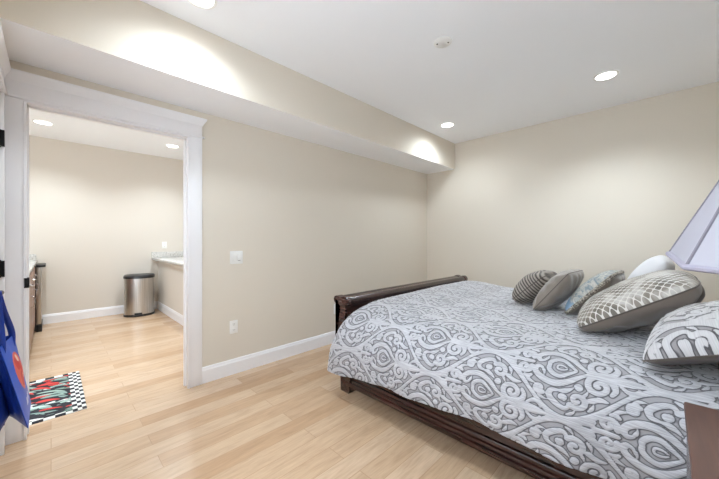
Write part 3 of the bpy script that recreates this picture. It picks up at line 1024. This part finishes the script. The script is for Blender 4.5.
# shade: square with cut corners, pivoted so that it dips towards the camera
sh_piv = Matrix.Translation((0, 0, .612)) @ Matrix.Rotation(T(4), 4, 'X') @ Matrix.Rotation(T(5), 4, 'Z')
SB, ST_, SHH, CUT = .215, .095, .27, .30
def oct_ring(hw, z, cut=CUT):
    c = hw * cut
    return [(-hw, hw - c, z), (-hw, -hw + c, z), (-hw + c, -hw, z), (hw - c, -hw, z), (hw, -hw + c, z), (hw, hw - c, z), (hw - c, hw, z), (-hw + c, hw, z)]
bot, topr = -.155, .115
R0 = oct_ring(SB, bot); R1 = oct_ring(ST_, topr)
def panel_shell(bm, r0, r1, th=.003):
    n = len(r0)
    o0 = [bm.verts.new(sh_piv @ Vector(p)) for p in r0]; o1 = [bm.verts.new(sh_piv @ Vector(p)) for p in r1]
    i0 = [bm.verts.new(sh_piv @ Vector((p[0] * (1 - th / SB), p[1] * (1 - th / SB), p[2]))) for p in r0]
    i1 = [bm.verts.new(sh_piv @ Vector((p[0] * (1 - th / ST_), p[1] * (1 - th / ST_), p[2]))) for p in r1]
    for k in range(n):
        m_ = (k + 1) % n
        bm.faces.new((o0[k], o0[m_], o1[m_], o1[k])); bm.faces.new((i0[k], i1[k], i1[m_], i0[m_]))
        bm.faces.new((o0[k], i0[k], i0[m_], o0[m_])); bm.faces.new((o1[k], o1[m_], i1[m_], i1[k]))
bm = bmesh.new(); panel_shell(bm, R0, R1)
shade = obj('shade', bm, M_SHADE, lamp, sm=False)
for ring, r in ((R0, .0075), (R1, .005)):
    bm = bmesh.new(); tube(bm, [sh_piv @ Vector(p) for q in range(8) for p in (ring[q], tuple(.5 * (Vector(ring[q]) + Vector(ring[(q + 1) % 8]))))], r, 8, closed=True)
    obj('rim_trim', bm, M_SHTRIM, shade)
for k in range(8):
    bm = bmesh.new(); tube(bm, [sh_piv @ Vector(R0[k]), sh_piv @ Vector(R1[k])], .0035, 6); obj('seam', bm, M_SHLINE, shade)
bm = bmesh.new()
for k in (0, 2, 4, 6):
    tube(bm, [sh_piv @ Vector((0, 0, topr - .02)), sh_piv @ Vector(R1[k])], .002, 6)
tube(bm, [(0, 0, .63), (0, 0, .66), (0, 0, .672), (0, 0, .685)], [.006, .004, .010, .004], 10)
obj('spider', bm, M_BRONZE, shade)

# ------------------------------------------------------------------ next room
cb = thing('base_cabinet', 'brown wooden base cabinet seen through the opening at left', 'cabinet', (0, 0, 0))
obj('body', box(-5.845, -4.0, -.795, -.166, .10, .87), M_CAB, cb)
obj('toe_kick', box(-5.845, -4.0, -.795, -.25, 0, .10), M_BLKP, cb)
for k in range(3):
    x0 = -5.84 + k * .612
    for kind, z0, z1 in (('drawer', .70, .86), ('door', .115, .69)):
        bm = bmesh.new(); bx(bm, x0 + .004, x0 + .608, -.165, -.146, z0, z1, bevel=.004)
        d = obj(kind, bm, M_CAB, cb)
        bm = bmesh.new()
        if kind == 'door':
            tube(bm, catmull([(x0 + .06, -.148, .53), (x0 + .06, -.121, .545), (x0 + .06, -.121, .63), (x0 + .06, -.148, .645)], 5), .005, 8)
        else:
            tube(bm, catmull([(x0 + .25, -.148, .78), (x0 + .26, -.121, .78), (x0 + .35, -.121, .78), (x0 + .36, -.148, .78)], 5), .005, 8)
        obj('handle', bm, M_CHROME, d)
ap = thing('undercounter_fridge', 'narrow steel undercounter appliance with black edge beside brown cabinet', 'appliance', (0, 0, 0))
obj('case', box(-6.34, -5.85, -.795, -.140, .02, .868), M_BLKP, ap)
obj('door', box(-6.33, -5.855, -.138, -.092, .10, .85, bevel=.004), M_STEEL, ap)
obj('base_grille', box(-6.33, -5.855, -.138, -.085, .0, .085, bevel=.003), M_BLKP, ap)
obj('handle', box(-6.30, -5.87, -.139, -.050, .852, .885, bevel=.008), M_BLKP, ap)
ct = obj('countertop', box(FX + .002, -3.98, -.798, -.142, .890, .925, bevel=.004), M_GRAN)
tag(ct, 'pale granite countertop over the brown cabinets at left', 'countertop')
sp_ = obj('backsplash', box(FX + .001, FX + .02, -.798, -.150, .926, 1.01, bevel=.002), M_GRAN)
tag(sp_, 'low granite backsplash behind the left countertop', 'backsplash')
bm = bmesh.new(); bx(bm, FX + .002, -4.15, 1.235, 2.0, .868, .900, bevel=.005)
ct2 = obj('countertop', bm, M_GRAN); tag(ct2, 'pale granite counter overhanging the low wall above the bin', 'countertop')
bk = obj('backsplash', box(FX + .001, FX + .02, 1.235, 2.0, .901, 1.00, bevel=.002), M_GRAN)
tag(bk, 'low granite backsplash on the far wall behind the right counter', 'backsplash')
br_ = obj('apron', box(-6.0, -4.7, 1.29, 1.329, .80, .866, bevel=.003), M_WALL2)
tag(br_, 'painted support rail under the granite counter overhang', 'support rail')
fc = thing('faucet', 'chrome faucet on the granite counter at the opening edge', 'faucet', (-4.9, 1.50, .90))
bm = bmesh.new(); lathe(bm, [(.028, 0.0), (.028, .01), (.016, .02), (.014, .10)], n=20); obj('body', bm, M_CHROME, fc)
bm = bmesh.new(); tube(bm, catmull([(0, 0, .08), (0, 0, .11), (-.02, .03, .135), (-.05, .07, .12), (-.055, .08, .095)], 5), .010, 10); obj('spout', bm, M_CHROME, fc)

# bin
bn = thing('trash_can', 'stainless steel step bin with black lid beside the low wall', 'trash can', (-6.07, 1.015, 0), (0, 0, T(-14)))
def stadium(rx, ry, z, n=48, e=2.6):
    out = []
    for k in range(n):
        a = 2 * PI * k / n
        c, s = math.cos(a), math.sin(a)
        ex = e if c > 0 else 5
        x = math.copysign(abs(c) ** (2 / ex), c) * rx
        y = math.copysign(abs(s) ** (2 / 2.3), s) * ry
        out.append((x, y, z))
    return out
def loft(bm, rings):
    R = [[bm.verts.new(p) for p in r] for r in rings]
    n = len(R[0])
    for a, b in zip(R, R[1:]):
        for k in range(n): bm.faces.new((a[k], a[(k + 1) % n], b[(k + 1) % n], b[k]))
    bm.faces.new(R[0][::-1]); bm.faces.new(R[-1])
bm = bmesh.new(); loft(bm, [stadium(.170, .200, .03), stadium(.170, .200, .600)]); obj('body', bm, M_STEEL, bn)
bm = bmesh.new(); loft(bm, [stadium(.177, .207, .0), stadium(.177, .207, .026), stadium(.173, .203, .034)]); obj('base_ring', bm, M_BLKP, bn)
bm = bmesh.new(); loft(bm, [stadium(.177, .207, .60), stadium(.179, .209, .632), stadium(.166, .196, .650), stadium(.11, .14, .657)]); obj('lid', bm, M_BLKP, bn)
bm = bmesh.new(); bx(bm, .15, .215, -.065, .065, .012, .032, bevel=.006); bx(bm, .172, .186, -.05, .05, .03, .06, bevel=.004); obj('pedal', bm, M_BLKP, bn)

# mat ------------------------------------------------------------
RX0, RX1, RY0, RY1 = -3.84, -2.955, -.335, .184
nu, nv = 300, 176
gx = np.linspace(RX0, RX1, nu); gy = np.linspace(RY0, RY1, nv)
GX, GY = np.meshgrid(gx, gy, indexing='ij')
a_, b_ = GX - RX0, GY - RY0
Lx, Ly = RX1 - RX0, RY1 - RY0
def C3(r, g, b): return np.array(srgb(r, g, b)[:3])
col = np.zeros((nu, nv, 3)) + C3(24, 26, 34)
rng = np.random.RandomState(4)
cols = [C3(188, 52, 46), C3(150, 172, 160), C3(205, 208, 204), C3(110, 134, 122), C3(170, 190, 182), C3(24, 26, 34), C3(196, 60, 54), C3(128, 150, 142)]
for k in range(130):
    cx, cy = rng.uniform(0, Lx), rng.uniform(0, Ly)
    ang = rng.normal(1.15, .35)
    l, wd = rng.uniform(.04, .10), rng.uniform(.010, .020)
    ca, sa = math.cos(ang), math.sin(ang)
    u_ = (a_ - cx) * ca + (b_ - cy) * sa; v_ = -(a_ - cx) * sa + (b_ - cy) * ca + 3.0 * u_ ** 2
    e = (u_ / l) ** 2 + (v_ / (wd * (1 - .5 * u_ / l))) ** 2
    col[e < 1.25] = C3(24, 26, 34)
    col[e < 1] = cols[rng.randint(len(cols))]
CX_, CY_ = Lx / 20, .025
bord = (b_ > Ly - 3 * CY_) | (b_ < 3 * CY_) | (a_ > Lx - .045) | (a_ < .045)
side = (b_ > Ly - 3 * CY_) | (b_ < 3 * CY_)
cm = (np.floor(a_ / np.where(side, CX_, .045)) + np.floor((Ly - b_) / np.where(side, CY_, .055))) % 2 < 1
col[bord & cm] = C3(214, 214, 210)
col[bord & ~cm] = C3(22, 24, 34)
GZ = np.full_like(GX, .006)
mk = np.zeros_like(GX); mk[1:-1, 1:-1] = 1
P = np.stack([GX, GY, GZ * mk + .0004], -1)
rug = grid_mesh('floor_mat', P, M_RUG, cols={'col': np.concatenate([col, np.ones((nu, nv, 1))], -1)})
tag(rug, 'small printed mat with black and white checked border just past the opening', 'mat')

# blue bag hanging on the lever -----------------------------------
bag = thing('shopping_bag', 'blue reusable shopping bag with red print hanging on the door lever', 'bag', (0, 0, 0))
# corners: near = towards camera (+x end)
Nx, Fx_ = -1.900, -2.200
zb, zt = .425, .775
fb0, fb1 = Vector((Nx, -.068, zb)), Vector((Fx_, -.070, zb))       # outer (room side) bottom
ft0, ft1 = Vector((Nx - .045, -.150, zt)), Vector((Fx_ + .08, -.122, zt + .01))
wb0, wb1 = Vector((Nx + .02, -.178, zb - .045)), Vector((Fx_, -.200, zb))
wt0, wt1 = Vector((Nx - .05, -.196, zt)), Vector((Fx_ + .09, -.196, zt))
def patch(name, c00, c10, c11, c01, n1, n2, mat, bul=(0, 0, 0), colf=None, wr=.004, seed=1):
    u_, v_ = np.meshgrid(np.linspace(0, 1, n1), np.linspace(0, 1, n2), indexing='ij')
    c = [np.array(q) for q in (c00, c10, c11, c01)]
    P = (c[0] * ((1 - u_) * (1 - v_))[..., None] + c[1] * (u_ * (1 - v_))[..., None] + c[2] * (u_ * v_)[..., None] + c[3] * ((1 - u_) * v_)[..., None])
    bl = (np.sin(PI * u_) * np.sin(PI * v_))[..., None] * np.array(bul)
    wv = (wav(u_, v_, seed, 3, 6) * wr * np.sin(PI * u_) * np.sin(PI * v_))[..., None]
    nn = np.cross(c[1] - c[0], c[3] - c[0]); nn /= np.linalg.norm(nn)
    P = P + bl + wv * nn
    co = {}
    if colf is not None:
        co = {'col': np.concatenate([colf(u_, v_), np.ones(u_.shape + (1,))], -1)}
    o = grid_mesh(name, P, mat, cols=co, parent=bag)
    m_ = o.modifiers.new('cloth', 'SOLIDIFY'); m_.thickness = .0015; m_.offset = 0
    return o
def bagcol(u, v):
    c = np.zeros(u.shape + (3,)) + C3(34, 84, 190)
    e = ((u - .50) / .27) ** 2 + ((v - .60) / .24) ** 2
    c[e < 1] = C3(214, 88, 70)
    for (cu, cv, r, cc) in ((.42, .70, .09, (196, 30, 34)), (.58, .62, .10, (204, 36, 36)), (.45, .50, .10, (190, 28, 30)), (.62, .45, .07, (212, 60, 44)), (.52, .76, .05, (232, 196, 180)), (.55, .52, .04, (240, 200, 180))):
        c[(((u - cu) / r) ** 2 + ((v - cv) / (r * .9)) ** 2) < 1] = C3(*cc)
    for k in range(6):
        cu = .42 + .07 * k
        c[(np.abs(u - cu) < .020) & (np.abs(v - .20) < .050)] = C3(214, 222, 240)
        c[(np.abs(u - cu - .012) < .025) & (np.abs(v - .195 - .012 * (k % 3)) < .009)] = C3(206, 214, 232)
    return c
patch('front_panel', fb0, fb1, ft1, ft0, 90, 90, M_BAGP, (0, .012, 0), bagcol, .005, 2)
patch('back_panel', wb0, wb1, wt1, wt0, 20, 20, M_BAG, (0, 0, 0), None, .002, 3)
mid_b = Vector((Nx - .13, -.128, zb + .03)); mid_t = (ft0 + wt0) / 2 + Vector((-.01, 0, 0))
patch('side_gusset', fb0, mid_b, mid_t, ft0, 20, 24, M_BAG, (0, 0, 0), None, .006, 4)
patch('side_gusset', mid_b, wb0, wt0, mid_t, 20, 24, M_BAG, (0, 0, 0), None, .006, 5)
patch('side_gusset', fb1, wb1, wt1, ft1, 20, 24, M_BAG, (0, 0, 0), None, .004, 6)
patch('bottom', fb0, fb1, wb1, mid_b, 20, 20, M_BAG, (0, 0, -.005), None, .004, 7)
for (p0, p1, yo) in ((ft0, ft1, .0), (wt0, wt1, .0)):
    a0 = p0.lerp(p1, .15); a1 = p0.lerp(p1, .85)
    topc = Vector((LX - .030, WF + .058, LZ + .018))
    bm = bmesh.new()
    pts = catmull([a0 - Vector((0, 0, .05)), a0 + Vector((0, 0, .02)), a0.lerp(topc, .6), topc + Vector((.018, 0, -.008)), topc, topc + Vector((-.018, 0, -.008)), a1.lerp(topc, .6), a1 + Vector((0, 0, .02)), a1 - Vector((0, 0, .05))], 8)
    L = []
    for p in pts:
        L.append((p + Vector((0, -.011, 0)), p + Vector((0, .011, 0))))
    n = len(L)
    for sgn_ in (0.0, .0018):
        pass
    V0 = [(bm.verts.new(a + Vector((.0, 0, 0))), bm.verts.new(b)) for a, b in L]
    for q in range(n - 1):
        bm.faces.new((V0[q][0], V0[q][1], V0[q + 1][1], V0[q + 1][0]))
    st = obj('handle_strap', bm, M_BAG, bag)
    m_ = st.modifiers.new('cloth', 'SOLIDIFY'); m_.thickness = .003; m_.offset = 0
